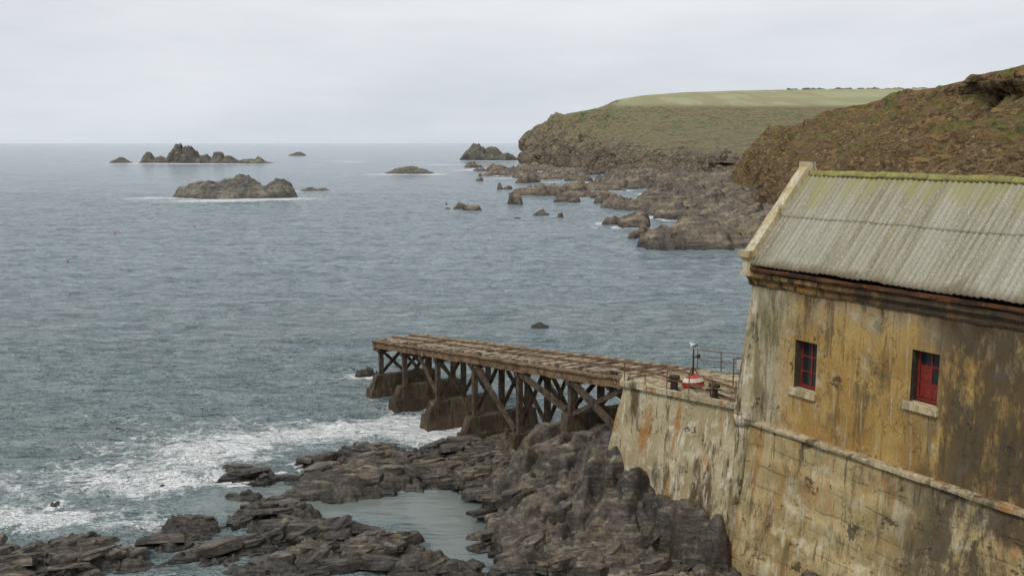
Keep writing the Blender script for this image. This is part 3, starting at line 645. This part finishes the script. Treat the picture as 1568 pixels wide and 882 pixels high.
# slipway
slip=empty('slipway_pier',(5.9,49.9,0),math.atan2(.861,-.508))
LEN=33.3
def dz(x):return 8-3.8*x/LEN
bc,bp,bb,be,bk,brr,bx=[bmesh.new() for _ in range(7)]
bents=[.159*LEN,.33*LEN,.502*LEN,.668*LEN,.838*LEN,.975*LEN]
feet=[3.6,1.0,.7,.6,.5,.3];tops=[4.9,2.3,2.0,1.8,1.7,1.6]
for k,(x,fz,tz) in enumerate(zip(bents,feet,tops)):
    w=.42
    if k>0:
        frust(bc,(x-w-.3,x+w+.3,-5.2,1.2,-1.5),(x-w-.15,x+w+.15,-5.0,.9,fz+.2))
        frust(bc,(x-w-.02,x+w+.02,-4.9,.75,fz+.18),(x-w*.85,x+w*.85,-4.7,.35,tz))
    else:
        frust(bc,(x-w,x+w,-4.9,.6,2.),(x-w*.8,x+w*.8,-4.7,.3,tz))
    zt=dz(x)-.55
    for y in(-.15,-2.2,-4.25):
        beam(bp,(x,y,tz-.1),(x,y,zt),.32,.32)
    beam(bp,(x,.15,zt-.15),(x,-4.55,zt-.15),.34,.32)
    beam(bb,(x+.2,-.3,tz+.1),(x+.2,-2.1,zt-.3),.13,.24);beam(bb,(x-.2,-.3,zt-.3),(x-.2,-2.1,tz+.1),.13,.24)
    beam(bb,(x+.2,-2.3,tz+.1),(x+.2,-4.1,zt-.3),.13,.24);beam(bb,(x-.2,-2.3,zt-.3),(x-.2,-4.1,tz+.1),.13,.24)
for k in range(5):
    x0,x1=bents[k],bents[k+1]
    for y in(-.02,-4.35):
        if k in(0,1):
            beam(bb,(x1-.3,y,dz(x1)-.6),(x0+.3,y,tops[k]+.1),.16,.36)
        if k==3:
            beam(bb,((x0+x1)/2,y,dz((x0+x1)/2)-.6),(x0+.1,y,tops[k]+.6),.14,.28)
beam(bb,(bents[0]-.2,-.05,dz(bents[0])-.6),(.4,-.05,4.9),.18,.4)
beam(bb,(.3,-.1,dz(0)-.6),(bents[0]-.3,-.1,4.9),.14,.26)
beam(bb,(.3,-4.3,dz(0)-.6),(bents[0]-.3,-4.3,4.9),.14,.26)
for y,w_,h_ in((0,.3,.5),(-4.4,.3,.5)):
    beam(be,(-.3,y,dz(0)-.28),(LEN,y,dz(LEN)-.28),w_,h_)
    beam(be,(-.3,y+(.06 if y==0 else -.06),dz(0)-.0),(LEN,y+(.06 if y==0 else -.06),dz(LEN)-.0),.44,.1)
beam(be,(LEN,.15,dz(LEN)-.4),(LEN,-4.55,dz(LEN)-.4),.3,.8)
for y in(-1.1,-2.2,-3.3):beam(bp,(-.3,y,dz(0)-.35),(LEN-.2,y,dz(LEN)-.35),.24,.34)
x=0.1
while x<LEN-.2:
    z=dz(x);y1=-.22+random.uniform(-.06,.06);y0=-4.18+random.uniform(-.08,.08)
    if random.random()<.92:
        j=random.uniform(-.1,.1)
        beam(bk,(x+j,y1,z+random.uniform(-.05,.08)),(x-j,y0,z+random.uniform(-.05,.08)),random.uniform(.24,.36),.22)
    x+=.82
x=.1
while x<LEN-1:
    l=random.uniform(1.2,3.)
    for y in(-.8,-3.6):
        if random.random()<.4:beam(bx,(x,y,dz(x)+.14),(min(x+l-.1,LEN),y+random.uniform(-.06,.06),dz(min(x+l-.1,LEN))+.14),random.uniform(.14,.3),.05)
    x+=l
for y in(-1.45,-2.95):
    beam(brr,(-6.5,y,8.12),(0,y,dz(0)+.22),.08,.12);beam(brr,(0,y,dz(0)+.22),(LEN-.1,y,dz(LEN)+.22),.08,.12)
for b_,s_ in((bc,.6),(be,.7)):roughen(b_,s_,.07,.9,450)
roughen(bp,1.2,.03,1.,451);roughen(bb,1.2,.03,1.,452)
bm_obj('concrete_plinths',bc,MAT['plinth'],slip);bm_obj('posts',bp,MAT['timber'],slip);bm_obj('braces',bb,MAT['timber'],slip);bm_obj('edge_beams',be,MAT['edge'],slip)
bm_obj('deck_sleepers',bk,MAT['deck'],slip);bm_obj('deck_boards',bx,MAT['deck'],slip);bm_obj('slip_rails',brr,MAT['rust'],slip)
# ------------------------------------------------------------------ small things on the apron
def bollard(x,y):
    e=empty('mooring_bollard',(x,y,8.0));bm=bmesh.new()
    tube(bm,(0,0,0),(0,0,.62),.2,12,.17);tube(bm,(0,0,.62),(0,0,.78),.28,12,.26);tube(bm,(0,0,0),(0,0,.08),.34,12,.32);tube(bm,(-.38,0,.5),(.38,0,.5),.05,8)
    bm_obj('post',bm,MAT['iron'],e)
bollard(7.9,47.3);bollard(9.5,45.6)
e=empty('lamp_post',(9.1,48.9,8.0));bm=bmesh.new()
tube(bm,(0,0,0),(0,0,1.75),.05,8,.04)
for a in(0,2.1,4.2):tube(bm,(.5*math.cos(a),.5*math.sin(a),0),(0,0,.9),.025,6)
tube(bm,(0,0,1.3),(.25,0,1.42),.03,6);tube(bm,(.25,0,1.3),(.25,0,1.5),.11,10,.07);bm_obj('mast',bm,MAT['iron'],e)
g=empty('gull',(9.1,48.9,9.76));g.rotation_euler=(0,0,R(200));bm=bmesh.new()
ell(bm,(0,0,.18),(.21,.095,.1),Matrix.Rotation(R(-12),3,'Y'));ell(bm,(.17,0,.31),(.065,.055,.06));ell(bm,(.12,0,.25),(.07,.055,.08));ell(bm,(-.22,0,.15),(.09,.05,.02))
bm_obj('body',bm,MAT['gull'],g,True)
bm=bmesh.new();ell(bm,(-.06,.075,.2),(.2,.03,.07),Matrix.Rotation(R(8),3,'Y'));ell(bm,(-.06,-.075,.2),(.2,.03,.07),Matrix.Rotation(R(8),3,'Y'));bm_obj('wings',bm,MAT['gullwing'],g,True)
bm=bmesh.new();tube(bm,(.22,0,.31),(.31,0,.29),.018,6,.006);tube(bm,(.02,.03,.1),(.03,.03,0),.01,5);tube(bm,(.02,-.03,.1),(.03,-.03,0),.01,5);bm_obj('beak_and_legs',bm,MAT['beak'],g)
e=empty('notice_frame',(10.9,47.9,8.0),R(15));bm=bmesh.new()
for x in(0,1.0):tube(bm,(x,0,0),(x,0,1.5),.035,6)
for z in(.75,1.48):tube(bm,(0,0,z),(1.,0,z),.03,6)
bm_obj('frame',bm,MAT['rust'],e);bm=bmesh.new();box(bm,.2,.7,-.02,.02,.95,1.4);bm_obj('panel',bm,MAT['whitepaint'],e)
e=empty('dinghy',(9.0,48.2,8.05),R(20))
def hull(z0,z1,s0,s1,mat,nm):
    bm=bmesh.new();n=16;A=[];B=[]
    for i in range(n):
        t=2*math.pi*i/n;cx,sy=math.cos(t),math.sin(t);tap=1-.35*max(cx,0)**2
        A.append(bm.verts.new((.6*cx*s0,.3*sy*s0*tap,z0)));B.append(bm.verts.new((.6*cx*s1,.3*sy*s1*tap,z1)))
    for i in range(n):bm.faces.new((A[i],A[(i+1)%n],B[(i+1)%n],B[i]))
    bm.faces.new(A[::-1]);bm.faces.new(B);bm_obj(nm,bm,mat,e,False)
hull(.0,.22,1.0,1.05,MAT['bright'],'gunwale');hull(.22,.42,1.0,.8,MAT['whitepaint'],'hull');hull(.42,.5,.8,.4,MAT['bright'],'keel')
for x,y in((-75,167),(-88,220),(-76,238)):
    e=empty('buoy',(x,y,0));bm=bmesh.new();ell(bm,(0,0,.08),(.18,.18,.18));tube(bm,(0,0,.2),(0,0,.4),.04,8,.02);bm_obj('float',bm,MAT['bright'],e,True)
bm=bmesh.new()
for i in range(46):
    t=i/45;x=300+t*150;y=1098+t*4;z=75.5+1.2*t+random.uniform(.2,1.4)
    if i%9 not in(3,4):ell(bm,(x,y,z),(random.uniform(2.,3.6),2,random.uniform(.7,1.6)),n=8)
roughen(bm,3,.5,.5,470);bm_obj('hedgerow',bm,simple('hedge_leaves',S(104,110,84),S(90,98,72),S(120,124,94),.4),None,False)
# ------------------------------------------------------------------ world, sun, camera
w=bpy.data.worlds.new('World');scene.world=w;w.use_nodes=True;t=w.node_tree;t.nodes.clear()
out=t.nodes.new('ShaderNodeOutputWorld');bg=t.nodes.new('ShaderNodeBackground');t.links.new(bg.outputs[0],out.inputs[0]);bg.inputs[1].default_value=.1
sky=t.nodes.new('ShaderNodeTexSky');sky.sky_type='NISHITA';sky.sun_disc=False;sky.sun_elevation=R(48);sky.sun_rotation=R(215)
tc=t.nodes.new('ShaderNodeTexCoord');sep=t.nodes.new('ShaderNodeSeparateXYZ');t.links.new(tc.outputs['Generated'],sep.inputs[0])
mp=t.nodes.new('ShaderNodeMapping');mp.inputs['Scale'].default_value=(1,1,5);t.links.new(tc.outputs['Generated'],mp.inputs[0])
nz=t.nodes.new('ShaderNodeTexNoise');nz.inputs['Scale'].default_value=2.6;nz.inputs['Detail'].default_value=7;nz.inputs['Roughness'].default_value=.58;t.links.new(mp.outputs[0],nz.inputs['Vector'])
r1=t.nodes.new('ShaderNodeValToRGB');t.links.new(sep.outputs[2],r1.inputs[0])
r1.color_ramp.elements[0].position=0;r1.color_ramp.elements[0].color=S(212,218,226);r1.color_ramp.elements[1].position=.14;r1.color_ramp.elements[1].color=S(230,232,236)
r2=t.nodes.new('ShaderNodeValToRGB');t.links.new(nz.outputs[0],r2.inputs[0])
r2.color_ramp.elements[0].position=.35;r2.color_ramp.elements[0].color=(.90,.91,.925,1);r2.color_ramp.elements[1].position=.65;r2.color_ramp.elements[1].color=(1.06,1.055,1.05,1)
mu=t.nodes.new('ShaderNodeMix');mu.data_type='RGBA';mu.blend_type='MULTIPLY';mu.inputs[0].default_value=1;t.links.new(r1.outputs[0],mu.inputs[6]);t.links.new(r2.outputs[0],mu.inputs[7])
vm=t.nodes.new('ShaderNodeVectorMath');vm.operation='SCALE';vm.inputs['Scale'].default_value=10.3;t.links.new(mu.outputs[2],vm.inputs[0])
mx=t.nodes.new('ShaderNodeMix');mx.data_type='RGBA';mx.inputs[0].default_value=.95;t.links.new(sky.outputs[0],mx.inputs[6]);t.links.new(vm.outputs[0],mx.inputs[7]);t.links.new(mx.outputs[2],bg.inputs[0])
sl=bpy.data.lights.new('sun','SUN');sl.energy=1.5;sl.angle=R(12);sl.color=(1,.96,.9);so=bpy.data.objects.new('sun',sl);scene.collection.objects.link(so)
az=R(215);el=R(48);d=Vector((math.sin(az)*math.cos(el),math.cos(az)*math.cos(el),math.sin(el)))
so.rotation_euler=d.to_track_quat('Z','Y').to_euler()
cam=bpy.data.cameras.new('camera');cam.lens=35;cam.sensor_width=36;cam.clip_end=30000;co=bpy.data.objects.new('camera',cam);scene.collection.objects.link(co)
co.location=(0,0,20);co.rotation_euler=(R(90-8.325),0,0);scene.camera=co
scene.view_settings.view_transform='Standard';scene.view_settings.look='None';scene.view_settings.exposure=0
